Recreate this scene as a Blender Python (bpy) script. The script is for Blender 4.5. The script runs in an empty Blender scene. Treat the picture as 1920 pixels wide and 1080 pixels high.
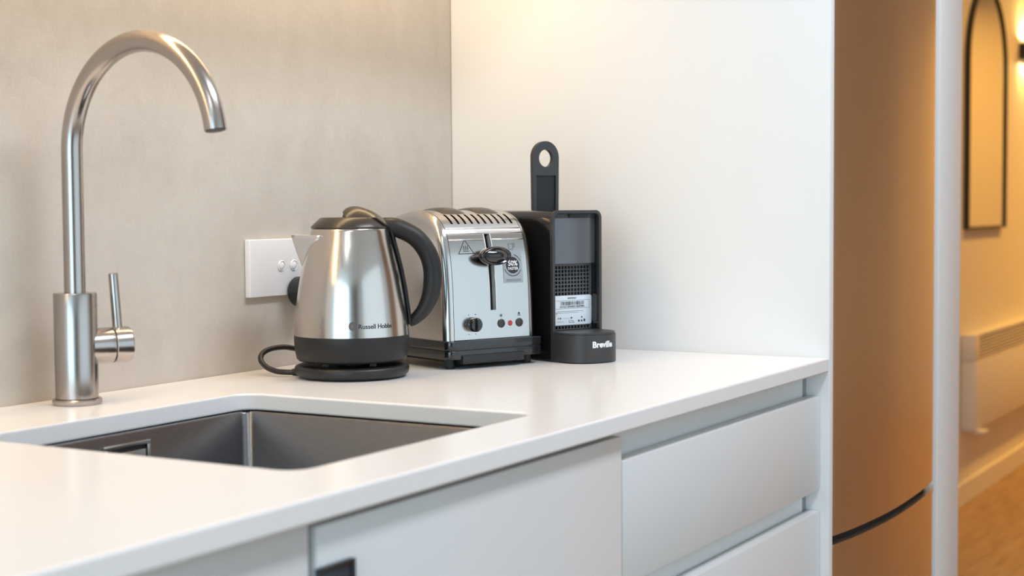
import bpy, bmesh, math, random
from mathutils import Vector, Matrix
random.seed(7)
SC = bpy.context.scene
COL = SC.collection
R = math.radians
CT = 0.9                                   # worktop height above the floor

# ------------------------------------------------------------------ camera
def make_camera():
    f_px, yaw, pitch, roll = 2839.437, 0.5310, 0.0518, -0.0069
    loc = Vector((-1.9652, -1.2601, CT + 0.2028))
    F = Vector((math.cos(yaw)*math.cos(pitch), math.sin(yaw)*math.cos(pitch), -math.sin(pitch)))
    r = F.cross(Vector((0, 0, 1))).normalized(); u = r.cross(F)
    c, s = math.cos(roll), math.sin(roll)
    r2, u2 = c*r + s*u, c*u - s*r
    cam = bpy.data.cameras.new('camera'); o = bpy.data.objects.new('camera', cam); COL.objects.link(o)
    M = Matrix((( r2.x, u2.x, -F.x, loc.x), (r2.y, u2.y, -F.y, loc.y), (r2.z, u2.z, -F.z, loc.z), (0, 0, 0, 1)))
    o.matrix_world = M
    cam.sensor_width = 36; cam.lens = f_px/1920*36
    cam.clip_start = 0.05; cam.clip_end = 60
    cam.dof.use_dof = True; cam.dof.focus_distance = 1.88; cam.dof.aperture_fstop = 5.6
    SC.camera = o
make_camera()

# ------------------------------------------------------------------ world, light, exposure
SC.view_settings.view_transform = 'Standard'; SC.view_settings.look = 'None'
SC.view_settings.gamma = 1.0; SC.view_settings.use_curve_mapping = False
SC.view_settings.exposure = -0.12
W = bpy.data.worlds.new('sky'); SC.world = W; W.use_nodes = True
W.node_tree.nodes['Background'].inputs[0].default_value = (0.80, 0.90, 1.0, 1)
W.node_tree.nodes['Background'].inputs[1].default_value = 0.4

def area(name, loc, direction, sx, sy, power, color, spread=180):
    l = bpy.data.lights.new(name, 'AREA'); l.shape = 'RECTANGLE'; l.size = sx; l.size_y = sy
    l.energy = power; l.color = color; l.spread = R(spread)
    o = bpy.data.objects.new(name, l); COL.objects.link(o)
    o.location = loc; o.rotation_euler = Vector(direction).to_track_quat('-Z', 'Y').to_euler()
    return o
DAY = (0.72, 0.87, 1.0); WARM = (1.0, 0.71, 0.40); AMBER = (1.0, 0.52, 0.10)
area('daylight_west', (-4.97, -1.55, 1.45), (1, 0, 0), 2.6, 2.0, 64, (0.56, 0.83, 1.0))
area('daylight_south', (-0.85, -3.97, 1.3), (0, 1, 0), 3.5, 2.3, 30, (0.67, 0.87, 1.0))
CEIL_FILL = (0.90, 0.93, 1.0)

# ------------------------------------------------------------------ helpers
def tag(o, label=None, cat=None, group=None, kind=None):
    if label: o['label'] = label
    if cat: o['category'] = cat
    if group: o['group'] = group
    if kind: o['kind'] = kind
    return o
def thing(name, label, cat, loc=(0, 0, 0), rotz=0, group=None):
    o = bpy.data.objects.new(name, None); COL.objects.link(o)
    o.empty_display_size = 0.05; o.location = loc; o.rotation_euler = (0, 0, rotz)
    return tag(o, label, cat, group)
def link(name, me, mat, parent=None, smooth=40):
    if mat is not None:
        me.materials.clear(); me.materials.append(mat)
    if smooth:
        me.polygons.foreach_set('use_smooth', [True]*len(me.polygons))
        me.set_sharp_from_angle(angle=R(smooth))
    o = bpy.data.objects.new(name, me); COL.objects.link(o)
    if parent is not None: o.parent = parent
    return o
def from_bm(name, bm, mat, parent=None, smooth=40):
    bmesh.ops.recalc_face_normals(bm, faces=bm.faces[:])
    me = bpy.data.meshes.new(name); bm.to_mesh(me); bm.free()
    return link(name, me, mat, parent, smooth)
def bm_box(bm, a, b, bev=0.0, seg=2):
    res = bmesh.ops.create_cube(bm, size=1.0)
    vs = res['verts']
    for v in vs:
        v.co = Vector([(a[i]+b[i])/2 + v.co[i]*(b[i]-a[i]) for i in range(3)])
    if bev > 0:
        es = list({e for v in vs for e in v.link_edges})
        bmesh.ops.bevel(bm, geom=es, offset=bev, segments=seg, affect='EDGES', profile=0.5)
def box(name, a, b, mat, parent=None, bev=0.0, seg=2, smooth=40):
    bm = bmesh.new(); bm_box(bm, a, b, bev, seg)
    return from_bm(name, bm, mat, parent, smooth)
def lathe_bm(bm, prof, seg=64, axis='z', at=(0, 0, 0)):
    rings = []
    for r, z in prof:
        ring = []
        if r < 1e-6: ring = [bm.verts.new((0, 0, z))]
        else:
            for k in range(seg):
                a = 2*math.pi*k/seg
                ring.append(bm.verts.new((r*math.cos(a), r*math.sin(a), z)))
        rings.append(ring)
    for A, B in zip(rings, rings[1:]):
        for k in range(seg):
            k2 = (k+1) % seg
            if len(A) == 1 and len(B) == 1: continue
            if len(A) == 1: bm.faces.new((A[0], B[k], B[k2]))
            elif len(B) == 1: bm.faces.new((A[k], A[k2], B[0]))
            else: bm.faces.new((A[k], A[k2], B[k2], B[k]))
    vs = [v for rg in rings for v in rg]
    if axis != 'z':
        q = Vector((0, 0, 1)).rotation_difference(Vector(axis))
        for v in vs: v.co = q @ v.co
    for v in vs: v.co += Vector(at)
def lathe(name, prof, mat, parent=None, seg=64, axis='z', at=(0, 0, 0), smooth=40):
    bm = bmesh.new(); lathe_bm(bm, prof, seg, axis, at)
    return from_bm(name, bm, mat, parent, smooth)
def catmull(pts, n=8):
    pts = [Vector(p) for p in pts]; out = []
    P = [2*pts[0]-pts[1]] + pts + [2*pts[-1]-pts[-2]]
    for i in range(1, len(P)-2):
        for k in range(n):
            t = k/n; p0, p1, p2, p3 = P[i-1:i+3]
            out.append(0.5*((2*p1) + (p2-p0)*t + (2*p0-5*p1+4*p2-p3)*t*t + (3*p1-p0-3*p2+p3)*t**3))
    out.append(pts[-1]); return out
def tube(name, path, radii, mat, parent=None, seg=20, side=None, flat=1.0, smooth=50, caps=True):
    """swept tube; 'side' fixes the binormal, 'flat' scales the section along it"""
    bm = bmesh.new(); path = [Vector(p) for p in path]; n = len(path)
    if not hasattr(radii, '__len__'): radii = [radii]*n
    rings = []; prev = None
    for i, p in enumerate(path):
        t = (path[min(i+1, n-1)] - path[max(i-1, 0)]).normalized()
        if side is not None:
            b = Vector(side); b = (b - t*b.dot(t)).normalized(); a = b.cross(t)
        else:
            if prev is None: prev = t.orthogonal().normalized()
            a = (prev - t*prev.dot(t)).normalized(); b = t.cross(a); prev = a
        rings.append([bm.verts.new(p + radii[i]*(math.cos(w)*a + flat*math.sin(w)*b)) for w in [2*math.pi*k/seg for k in range(seg)]])
    for A, B in zip(rings, rings[1:]):
        for k in range(seg):
            bm.faces.new((A[k], A[(k+1) % seg], B[(k+1) % seg], B[k]))
    if caps: bm.faces.new(rings[0][::-1]); bm.faces.new(rings[-1])
    return from_bm(name, bm, mat, parent, smooth)
def prism(name, poly, z0, z1, mat, parent=None, bev=0.0, seg=2, smooth=40, holes=()):
    """plan polygon extruded upward, optional rounded rims"""
    bm = bmesh.new()
    if holes:
        es = []
        for loop in [poly] + list(holes):
            vs = [bm.verts.new((x, y, z1)) for x, y in loop]
            es += [bm.edges.new((vs[i], vs[(i+1) % len(vs)])) for i in range(len(vs))]
        bmesh.ops.triangle_fill(bm, use_beauty=True, edges=es)
        top = bm.faces[:]
        ext = bmesh.ops.extrude_face_region(bm, geom=top)
        for v in [g for g in ext['geom'] if isinstance(g, bmesh.types.BMVert)]: v.co.z = z0
    else:
        vt = [bm.verts.new((x, y, z1)) for x, y in poly]; vb = [bm.verts.new((x, y, z0)) for x, y in poly]
        ft = bm.faces.new(vt); fb = bm.faces.new(vb[::-1])
        for i in range(len(poly)):
            j = (i+1) % len(poly); bm.faces.new((vb[i], vb[j], vt[j], vt[i]))
        if bev > 0:
            bmesh.ops.bevel(bm, geom=list(ft.edges)+list(fb.edges), offset=bev, segments=seg, affect='EDGES', profile=0.5)
    return from_bm(name, bm, mat, parent, smooth)
def rrect(x0, y0, x1, y1, r, n=6):
    out = []
    for cx, cy, a0 in ((x1-r, y1-r, 0), (x0+r, y1-r, 90), (x0+r, y0+r, 180), (x1-r, y0+r, 270)):
        for k in range(n+1):
            a = R(a0 + 90*k/n); out.append((cx+r*math.cos(a), cy+r*math.sin(a)))
    return out
def text_mesh(txt, size, bold=0.0, align='CENTER', spacing=1.0):
    c = bpy.data.curves.new('lettering', 'FONT'); c.body = txt; c.size = size; c.align_x = align; c.align_y = 'CENTER'
    c.offset = bold; c.space_character = spacing; c.resolution_u = 3
    o = bpy.data.objects.new('lettering', c); COL.objects.link(o)
    bpy.context.view_layer.update()
    me = bpy.data.meshes.new_from_object(o.evaluated_get(bpy.context.evaluated_depsgraph_get()))
    bpy.data.objects.remove(o); bpy.data.curves.remove(c)
    return me
def decal(name, me, fn, mat, parent, maxlen=None):
    """wrap a flat mesh (x, y) onto a surface through fn(x, y) -> point"""
    bm = bmesh.new(); bm.from_mesh(me); bpy.data.meshes.remove(me)
    for v in bm.verts: v.co = Vector(fn(v.co.x, v.co.y))
    me2 = bpy.data.meshes.new(name); bm.to_mesh(me2); bm.free()
    return link(name, me2, mat, parent, 0)
def poly_mesh(polys):
    me = bpy.data.meshes.new('flat'); V = []; Fc = []
    for p in polys:
        Fc.append(list(range(len(V), len(V)+len(p)))); V += [(x, y, 0) for x, y in p]
    me.from_pydata(V, [], Fc); return me
def quad(x0, y0, x1, y1): return [(x0, y0), (x1, y0), (x1, y1), (x0, y1)]
def stroke(pts, w, closed=False):
    out = []; n = len(pts)
    for i in range(n if closed else n-1):
        a = Vector(pts[i]); b = Vector(pts[(i+1) % n]); d = (b-a).normalized(); m = Vector((-d.y, d.x))*w/2; e = d*w/2
        out.append([tuple(a-e-m), tuple(b+e-m), tuple(b+e+m), tuple(a-e+m)])
    return out
def disc(cx, cy, r, n=32, r2=None): return [(cx+r*math.cos(2*math.pi*k/n), cy+(r2 or r)*math.sin(2*math.pi*k/n)) for k in range(n)]

# ------------------------------------------------------------------ materials
def mat(name, col, rough=0.5, metal=0.0, spec=0.5, coat=0.0, aniso=0.0, noise=0.0, nscale=40, bump=0.0, bscale=300, emit=None, estr=0, stretch=None, trans=0.0):
    m = bpy.data.materials.new(name); m.use_nodes = True
    nt = m.node_tree; b = nt.nodes['Principled BSDF']; L = nt.links.new
    b.inputs['Base Color'].default_value = (*col, 1); b.inputs['Roughness'].default_value = rough
    b.inputs['Metallic'].default_value = metal; b.inputs['Specular IOR Level'].default_value = spec
    b.inputs['Coat Weight'].default_value = coat; b.inputs['Coat Roughness'].default_value = 0.08
    tc = nt.nodes.new('ShaderNodeTexCoord'); mp = nt.nodes.new('ShaderNodeMapping')
    L(tc.outputs['Object'], mp.inputs[0])
    if stretch: mp.inputs['Scale'].default_value = stretch
    if noise:
        n = nt.nodes.new('ShaderNodeTexNoise'); n.inputs['Scale'].default_value = nscale; n.inputs['Detail'].default_value = 5
        L(mp.outputs[0], n.inputs['Vector'])
        r = nt.nodes.new('ShaderNodeValToRGB'); L(n.outputs[0], r.inputs[0])
        r.color_ramp.elements[0].position = 0.3; r.color_ramp.elements[1].position = 0.7
        r.color_ramp.elements[0].color = (*[max(0, c*(1-noise)) for c in col], 1)
        r.color_ramp.elements[1].color = (*[min(1, c*(1+noise)) for c in col], 1)
        L(r.outputs[0], b.inputs['Base Color'])
    if bump:
        n2 = nt.nodes.new('ShaderNodeTexNoise'); n2.inputs['Scale'].default_value = bscale; n2.inputs['Detail'].default_value = 3
        L(mp.outputs[0], n2.inputs['Vector'])
        bp = nt.nodes.new('ShaderNodeBump'); bp.inputs['Strength'].default_value = bump; bp.inputs['Distance'].default_value = 0.001
        L(n2.outputs[0], bp.inputs['Height']); L(bp.outputs[0], b.inputs['Normal'])
    if aniso:
        b.inputs['Anisotropic'].default_value = aniso
        t = nt.nodes.new('ShaderNodeTangent'); t.direction_type = 'RADIAL'; t.axis = 'Z'; L(t.outputs[0], b.inputs['Tangent'])
    if emit:
        b.inputs['Emission Color'].default_value = (*emit, 1); b.inputs['Emission Strength'].default_value = estr
    return m
M = {}
M['white_panel'] = mat('white_panel_laminate', (0.84, 0.84, 0.84), 0.42, bump=0.03, bscale=900)
M['front'] = mat('cabinet_front_lacquer', (0.68, 0.685, 0.69), 0.38, bump=0.03, bscale=900)
M['rail'] = mat('finger_rail', (0.76, 0.77, 0.76), 0.4)
M['carcass'] = mat('carcass_grey_board', (0.30, 0.30, 0.30), 0.6)  # dark grey board, also used behind the heater grille
M['stone'] = mat('white_quartz', (0.83, 0.825, 0.825), 0.22, spec=0.4, noise=0.012, nscale=500)
M['plaster'] = mat('white_wall_paint', (0.76, 0.76, 0.76), 0.7, bump=0.05, bscale=200)
M['hallpaint'] = mat('hall_wall_paint', (0.80, 0.74, 0.64), 0.7, bump=0.05, bscale=200)
M['ceiling'] = mat('ceiling_paint', (0.85, 0.85, 0.85), 0.8)
M['steel'] = mat('brushed_steel', (0.61, 0.555, 0.51), 0.16, 1.0, aniso=0.7)
M['steel_plain'] = mat('satin_steel', (0.62, 0.59, 0.56), 0.25, 1.0, bump=0.02, bscale=400)
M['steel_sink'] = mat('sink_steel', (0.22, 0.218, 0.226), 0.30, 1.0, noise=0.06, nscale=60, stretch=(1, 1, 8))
M['tap_body'] = mat('tap_brushed_steel', (0.46, 0.415, 0.385), 0.20, 1.0, aniso=0.65)
M['tap_steel'] = mat('tap_satin_steel', (0.46, 0.415, 0.385), 0.22, 1.0, bump=0.02, bscale=400)
M['spout'] = mat('spout_steel', (0.74, 0.74, 0.75), 0.34, 1.0)
M['cheek'] = mat('satin_slot_steel', (0.80, 0.80, 0.80), 0.55, 0.6)
M['chrome'] = mat('polished_steel', (0.72, 0.70, 0.68), 0.12, 1.0)
M['toaster_steel'] = mat('toaster_brushed_steel', (0.57, 0.55, 0.53), 0.20, 1.0, bump=0.015, bscale=500, stretch=(1, 1, 12))
M['fridge'] = mat('fridge_steel', (0.80, 0.70, 0.58), 0.30, 1.0, bump=0.02, bscale=400, stretch=(12, 1, 1))
M['black'] = mat('black_plastic', (0.013, 0.013, 0.014), 0.40, bump=0.04, bscale=1500)
M['black_soft'] = mat('soft_black_plastic', (0.014, 0.0135, 0.014), 0.45, spec=0.38, bump=0.06, bscale=1500)
M['gloss'] = mat('gloss_black_plastic', (0.010, 0.010, 0.011), 0.10, coat=0.4)
M['lid'] = mat('kettle_lid_plastic', (0.040, 0.031, 0.023), 0.28)
M['grey'] = mat('dark_grey_plastic', (0.034, 0.033, 0.034), 0.42, bump=0.05, bscale=1500)
M['head'] = mat('satin_grey_head', (0.13, 0.13, 0.137), 0.24, metal=0.6)
M['web'] = mat('perforated_grey_plastic', (0.085, 0.083, 0.085), 0.45)
M['void'] = mat('dark_void', (0.006, 0.006, 0.007), 0.8)  # near-black colour standing in for shade inside openings and hollows
M['rubber'] = mat('black_rubber', (0.02, 0.02, 0.02), 0.6)
M['white_plastic'] = mat('white_plastic', (0.80, 0.80, 0.82), 0.3)
M['label'] = mat('paper_label', (0.72, 0.78, 0.82), 0.45)
M['print'] = mat('black_print', (0.02, 0.02, 0.025), 0.5)
M['print_grey'] = mat('grey_print', (0.12, 0.12, 0.13), 0.5)
M['print_white'] = mat('white_print', (0.88, 0.88, 0.90), 0.5)
M['sticker'] = mat('silver_film_sticker', (0.36, 0.38, 0.41), 0.35, metal=0.3)
M['badge'] = mat('badge_grey', (0.10, 0.09, 0.085), 0.35)
M['badge_mark'] = mat('badge_mark_grey', (0.22, 0.21, 0.20), 0.4)
M['red'] = mat('red_indicator', (0.45, 0.03, 0.02), 0.25)
M['mirror'] = mat('mirror_glass', (0.62, 0.60, 0.54), 0.02, 1.0)
M['frame_black'] = mat('black_frame', (0.02, 0.018, 0.015), 0.45)
M['heater'] = mat('heater_enamel', (0.74, 0.71, 0.66), 0.4)
M['latch'] = mat('latch_plastic', (0.03, 0.042, 0.06), 0.35)
M['lampglow'] = mat('warm_lamp_diffuser', (0.9, 0.8, 0.6), 0.5, emit=WARM, estr=6)
M['fillglow'] = mat('fill_panel_diffuser', (0.9, 0.9, 0.9), 0.5, emit=CEIL_FILL, estr=3)
M['glass'] = mat('window_glass', (1, 1, 1), 0.0); 
_b = M['glass'].node_tree.nodes['Principled BSDF']; _b.inputs['Transmission Weight'].default_value = 1.0; _b.inputs['IOR'].default_value = 1.02

def concrete():
    m = bpy.data.materials.new('polished_concrete_plaster'); m.use_nodes = True
    nt = m.node_tree; b = nt.nodes['Principled BSDF']; L = nt.links.new; N = nt.nodes.new
    tc = N('ShaderNodeTexCoord')
    def noise(scale, detail, st, dist=0.0, rough=0.55):
        mp = N('ShaderNodeMapping'); mp.inputs['Scale'].default_value = st; L(tc.outputs['Object'], mp.inputs[0])
        n = N('ShaderNodeTexNoise'); n.inputs['Scale'].default_value = scale; n.inputs['Detail'].default_value = detail
        n.inputs['Distortion'].default_value = dist; n.inputs['Roughness'].default_value = rough
        L(mp.outputs[0], n.inputs['Vector']); return n
    a = noise(2.6, 8, (1, 1, 1), 1.6, 0.62); c = noise(38, 10, (1, 1, 1), 0.5, 0.75); d = noise(330, 5, (1, 1, 1), 0, 0.7); st = noise(5, 7, (1.3, 1, 0.6), 2.2)
    mix = N('ShaderNodeMix'); mix.data_type = 'FLOAT'; mix.inputs[0].default_value = 0.40; L(a.outputs[0], mix.inputs[2]); L(c.outputs[0], mix.inputs[3])
    mix2 = N('ShaderNodeMix'); mix2.data_type = 'FLOAT'; mix2.inputs[0].default_value = 0.30; L(mix.outputs[0], mix2.inputs[2]); L(st.outputs[0], mix2.inputs[3])
    mix3 = N('ShaderNodeMix'); mix3.data_type = 'FLOAT'; mix3.inputs[0].default_value = 0.22; L(mix2.outputs[0], mix3.inputs[2]); L(d.outputs[0], mix3.inputs[3])
    r = N('ShaderNodeValToRGB'); L(mix3.outputs[0], r.inputs[0]); e = r.color_ramp.elements
    e[0].position = 0.34; e[0].color = (0.480, 0.427, 0.374, 1); e[1].position = 0.66; e[1].color = (0.630, 0.576, 0.521, 1)
    k = e.new(0.5); k.color = (0.565, 0.511, 0.455, 1)
    L(r.outputs[0], b.inputs['Base Color'])
    b.inputs['Roughness'].default_value = 0.52; b.inputs['Specular IOR Level'].default_value = 0.35
    ad = N('ShaderNodeMath'); ad.operation = 'ADD'; L(c.outputs[0], ad.inputs[0])
    ml = N('ShaderNodeMath'); ml.operation = 'MULTIPLY'; ml.inputs[1].default_value = 0.35; L(d.outputs[0], ml.inputs[0]); L(ml.outputs[0], ad.inputs[1])
    bp = N('ShaderNodeBump'); bp.inputs['Strength'].default_value = 0.35; bp.inputs['Distance'].default_value = 0.002
    L(ad.outputs[0], bp.inputs['Height']); L(bp.outputs[0], b.inputs['Normal'])
    return m
M['concrete'] = concrete()
def wood():
    m = bpy.data.materials.new('oak_floor'); m.use_nodes = True
    nt = m.node_tree; b = nt.nodes['Principled BSDF']; L = nt.links.new; N = nt.nodes.new
    tc = N('ShaderNodeTexCoord'); mp = N('ShaderNodeMapping'); mp.inputs['Scale'].default_value = (1, 9, 1); L(tc.outputs['Object'], mp.inputs[0])
    n = N('ShaderNodeTexNoise'); n.inputs['Scale'].default_value = 5; n.inputs['Detail'].default_value = 8; n.inputs['Distortion'].default_value = 0.7; L(mp.outputs[0], n.inputs['Vector'])
    r = N('ShaderNodeValToRGB'); L(n.outputs[0], r.inputs[0]); e = r.color_ramp.elements
    e[0].position = 0.3; e[0].color = (0.30, 0.18, 0.09, 1); e[1].position = 0.7; e[1].color = (0.46, 0.30, 0.16, 1)
    L(r.outputs[0], b.inputs['Base Color']); b.inputs['Roughness'].default_value = 0.38
    return m
M['wood'] = wood()

# ------------------------------------------------------------------ the setting
HW = 0.13                                   # plane of the hall wall
def struct(name, a, b, m, bev=0.0, smooth=0): return tag(box(name, a, b, m, None, bev, 2, smooth), kind='structure')
struct('floor', (-5.1, -4.1, -0.1), (6.4, HW+0.1, 0.0), M['wood'])
struct('ceiling', (-5.1, -4.1, 2.5), (6.4, HW+0.1, 2.6), M['ceiling'])
struct('wall_back', (-5.1, 0.0, 0), (0.6, 0.12, 2.5), M['concrete'])
struct('wall_right', (0.6, -0.589, 0), (0.745, HW, 2.5), M['white_panel'], 0.003, 40)
struct('wall_hall', (0.745, HW, 0), (6.4, HW+0.1, 2.5), M['hallpaint'])
struct('wall_far', (6.3, -4.1, 0), (6.4, HW, 2.5), M['hallpaint'])
struct('wall_daylight_block', (0.95, -4.0, 0), (1.05, -2.5, 2.5), M['plaster'])  # added unseen wall that keeps window daylight off the hall
def wall_with_window(name, wname, horiz, at, lo, hi, w0, w1, z0, z1):
    bm = bmesh.new()
    def bb(a0, a1, za, zb):
        if horiz: bm_box(bm, (a0, at[0], za), (a1, at[1], zb))
        else: bm_box(bm, (at[0], a0, za), (at[1], a1, zb))
    bb(lo, w0, 0, 2.5); bb(w1, hi, 0, 2.5); bb(w0, w1, 0, z0); bb(w0, w1, z1, 2.5)
    tag(from_bm(name, bm, M['plaster'], None, 0), kind='structure')
    mid = (at[0]+at[1])/2
    root = tag(bpy.data.objects.new(wname, None), kind='structure'); COL.objects.link(root)
    root.location = ((w0+w1)/2, mid, z0) if horiz else (mid, (w0+w1)/2, z0)
    L_ = (w1-w0)/2; H = z1-z0; d = 0.03
    def part(n, a0, a1, za, zb, m, dd=d):
        box(n, (a0, -dd, za) if horiz else (-dd, a0, za), (a1, dd, zb) if horiz else (dd, a1, zb), m, root)
    for n, a0, a1, za, zb in (('frame_stile', -L_, -L_+.05, 0, H), ('frame_stile', L_-.05, L_, 0, H), ('frame_rail', -L_+.05, L_-.05, 0, .05), ('frame_rail', -L_+.05, L_-.05, H-.05, H), ('mullion', -.025, .025, .05, H-.05)):
        part(n, a0, a1, za, zb, M['white_plastic'])
    part('pane', -L_+.05, -.025, .05, H-.05, M['glass'], 0.004); part('pane', .025, L_-.05, .05, H-.05, M['glass'], 0.004)
wall_with_window('wall_left', 'window_1', False, (-5.1, -5.0), -4.0, 0.0, -2.85, -0.25, 0.45, 2.45)
wall_with_window('wall_front', 'window_2', True, (-4.1, -4.0), -5.1, 6.3, -2.6, 0.9, 0.12, 2.45)
def build_added_drape():  # added dark drape, out of view, to put a dark stripe in the steel
    bm = bmesh.new(); n = 90; rows = []
    for z in (0.02, 2.42):
        rows.append([bm.verts.new((-4.85+1.15*i/n, -3.93+.035*math.sin(i*2*math.pi/9)+.008*math.sin(i*1.3), z)) for i in range(n+1)])
    for i in range(n): bm.faces.new((rows[0][i], rows[0][i+1], rows[1][i+1], rows[1][i]))
    o = from_bm('added_drape', bm, mat('taupe_linen', (0.13, 0.105, 0.085), 0.9), None, 60)
    m = o.modifiers.new('cloth', 'SOLIDIFY'); m.thickness = .003
    tag(o, 'added dark pleated drape, unseen behind the viewer, darkening the metal reflections', 'added_drape')
    r = thing('added_drape_rail', 'slim black rail added above the unseen dark drape', 'rail', (-4.3, -3.93, 2.43))
    tube('rod', [(-.65, 0, .012), (0, 0, .012), (.65, 0, .012)], .012, M['frame_black'], r, 16)
    for x in (-.6, .6): box('bracket', (x-.01, -.069, .004), (x+.01, .0, .02), M['frame_black'], r)
build_added_drape()
sk = struct('baseboard_hall', (0.745, HW-0.016, 0), (6.3, HW, 0.081), M['hallpaint'], 0.002)

# tall end panel between worktop and refrigerator
tag(box('end_panel', (0.0, -0.600, 0), (0.017, -0.0005, 2.3), M['white_panel'], None, 0.0012, 2),
    'tall white end panel rising from the worktop beside the refrigerator', 'panel')

# ------------------------------------------------------------------ worktop and sink
SX0, SX1, SY0, SY1 = -1.040, -0.6625, -0.522, -0.1486
T = 0.0185
wt = prism('worktop', [(-2.9, -0.600), (-0.0004, -0.600), (-0.0004, -0.0004), (-2.9, -0.0004)], CT-T, CT, M['stone'],
           holes=[rrect(SX0, SY0, SX1, SY1, 0.022)], smooth=30)
bv = wt.modifiers.new('arris', 'BEVEL'); bv.width = 0.0022; bv.segments = 3; bv.limit_method = 'ANGLE'; bv.angle_limit = R(60)
tag(wt, 'long white stone worktop with an undermount sink cut-out', 'worktop')

snk = thing('kitchen_sink', 'square stainless steel undermount sink set into the white worktop', 'sink', ((SX0+SX1)/2, (SY0+SY1)/2, CT-0.21))
def build_sink():
    hx, hy = (SX1-SX0)/2-0.0005, (SY1-SY0)/2-0.0005
    bm = bmesh.new()
    def ring(ins, z, r): return [bm.verts.new((x, y, z)) for x, y in rrect(-hx+ins, -hy+ins, hx-ins, hy-ins, r, 6)]
    top = 0.21-T-0.0022
    rings = [ring(-0.022, top, 0.03), ring(0.0, top, 0.012), ring(0.0015, top-0.002, 0.011), ring(0.004, 0.024, 0.012), ring(0.008, 0.010, 0.014), ring(0.020, 0.004, 0.018)]
    for A, B in zip(rings, rings[1:]):
        for k in range(len(A)): bm.faces.new((A[k], A[(k+1) % len(A)], B[(k+1) % len(A)], B[k]))
    bm.faces.new(rings[-1])
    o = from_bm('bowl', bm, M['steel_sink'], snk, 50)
    sm = o.modifiers.new('sheet', 'SOLIDIFY'); sm.thickness = 0.0012; sm.offset = 1.0
    lathe('drain', [(0.0, 0.0055), (0.038, 0.0055), (0.045, 0.0075), (0.056, 0.0065), (0.057, 0.0042), (0.0, 0.0042)], M['chrome'], snk, 40)
    lathe('strainer', [(0.0, 0.012), (0.012, 0.011), (0.03, 0.009), (0.036, 0.006), (0.0, 0.006)], M['chrome'], snk, 32)
    # overflow: pressed recess plate on the back wall
    ox, oz = -0.848+0.851-0.0, 0.21-0.068
    xw = (SX0+SX1)/2
    x0, x1 = -0.880-xw, -0.8245-xw; z1 = 0.21-0.0345; z0 = z1-0.052; y = hy-0.0045
    ov = box('overflow_plate', (x0+.004, y-0.0035, z0+.004), (x1-.004, y-0.001, z1-.004), M['steel_plain'], snk, 0.0008)
    bm = bmesh.new()
    for a, b in (((x0, z1-.003), (x1, z1)), ((x0, z0), (x1, z0+.003)), ((x0, z0), (x0+.003, z1)), ((x1-.003, z0), (x1, z1))):
        bm_box(bm, (a[0], y-0.0012, a[1]), (b[0], y+0.001, b[1]))
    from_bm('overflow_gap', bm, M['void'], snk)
    bm = bmesh.new(); w = .0045
    for a, b in (((x0-w, z1), (x1+w, z1+w)), ((x0-w, z0-w), (x1+w, z0)), ((x0-w, z0), (x0, z1)), ((x1, z0), (x1+w, z1))):
        bm_box(bm, (a[0], y-0.0022, a[1]), (b[0], y+0.001, b[1]), 0.0008)
    from_bm('overflow_rim', bm, M['steel_plain'], snk)
build_sink()

# ------------------------------------------------------------------ base cabinets
FY = -0.588                                 # plane of the fronts
def carcass(root, x0, x1, z1):
    bm = bmesh.new(); t = 0.016; yb, yf = -0.02, FY+0.020
    for a, b in (((x0, yf, .1), (x0+t, yb, z1)), ((x1-t, yf, .1), (x1, yb, z1)), ((x0+t, yf, .1), (x1-t, yb, .1+t)), ((x0+t, yb-.008, .1+t), (x1-t, yb, z1))):
        bm_box(bm, a, b)
    return from_bm('body', bm, M['carcass'], root)
def front(name, root, x0, x1, z0, z1, y0=FY): return box(name, (x0, y0, z0), (x1, y0+.0185, z1), M['front'], root, 0.0012, 2)

du = thing('drawer_unit', 'pale grey drawer unit with recessed finger rails beside the tall end panel', 'cabinet', (0, 0, 0))
carcass(du, -0.604, -0.0005, CT-T-.0005)
front('drawer_front', du, -0.603, -0.0015, CT-0.179, CT-0.0515)
front('drawer_front', du, -0.603, -0.0015, CT-0.480, CT-0.2075)
front('drawer_front', du, -0.603, -0.0015, 0.105, CT-0.508)
for zt, zb in ((CT-T-.0008, CT-0.066), (CT-0.166, CT-0.222), (CT-0.468, CT-0.522)):
    bm = bmesh.new()
    bm_box(bm, (-0.587, FY+0.0195, zb), (-0.0168, FY+0.0225, zt))
    from_bm('finger_rail', bm, M['rail'], du)
box('plinth', (-0.604, -0.53, 0), (-0.0005, -0.514, 0.099), M['front'], du)

sc_ = thing('sink_cabinet', 'pale grey cabinet under the sink with a flat door and dark latch', 'cabinet', (0, 0, 0))
bm = bmesh.new(); X0, X1 = -1.106, -0.606
for a, b in (((X0, FY+.02, .1), (X0+.016, -.02, CT-T-.0005)), ((X1-.016, FY+.02, .1), (X1, -.02, CT-T-.0005)), ((X0+.016, FY+.02, .1), (X1-.016, -.02, .116))): bm_box(bm, a, b)
bm_box(bm, (X0+.016, FY+.02, CT-.10), (X1-.016, FY+.036, CT-T-.0005))
from_bm('body', bm, M['carcass'], sc_)
dr = front('door', sc_, -1.1025, -0.6048, 0.105, CT-0.0255)
lt = box('latch', (-1.1065, FY-0.0045, CT-0.100), (-1.063, FY-0.0003, CT-0.055), M['latch'], dr, 0.0015)
bm = bmesh.new()
for a, b in (((-1.1065, CT-.059), (-1.063, CT-.055)), ((-1.1065, CT-.1), (-1.063, CT-.096)), ((-1.1065, CT-.096), (-1.1025, CT-.059)), ((-1.067, CT-.096), (-1.063, CT-.059))):
    bm_box(bm, (a[0], FY-.0062, a[1]), (b[0], FY-.0044, b[1]), 0.0006)
from_bm('latch_rim', bm, M['black'], dr)
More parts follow.
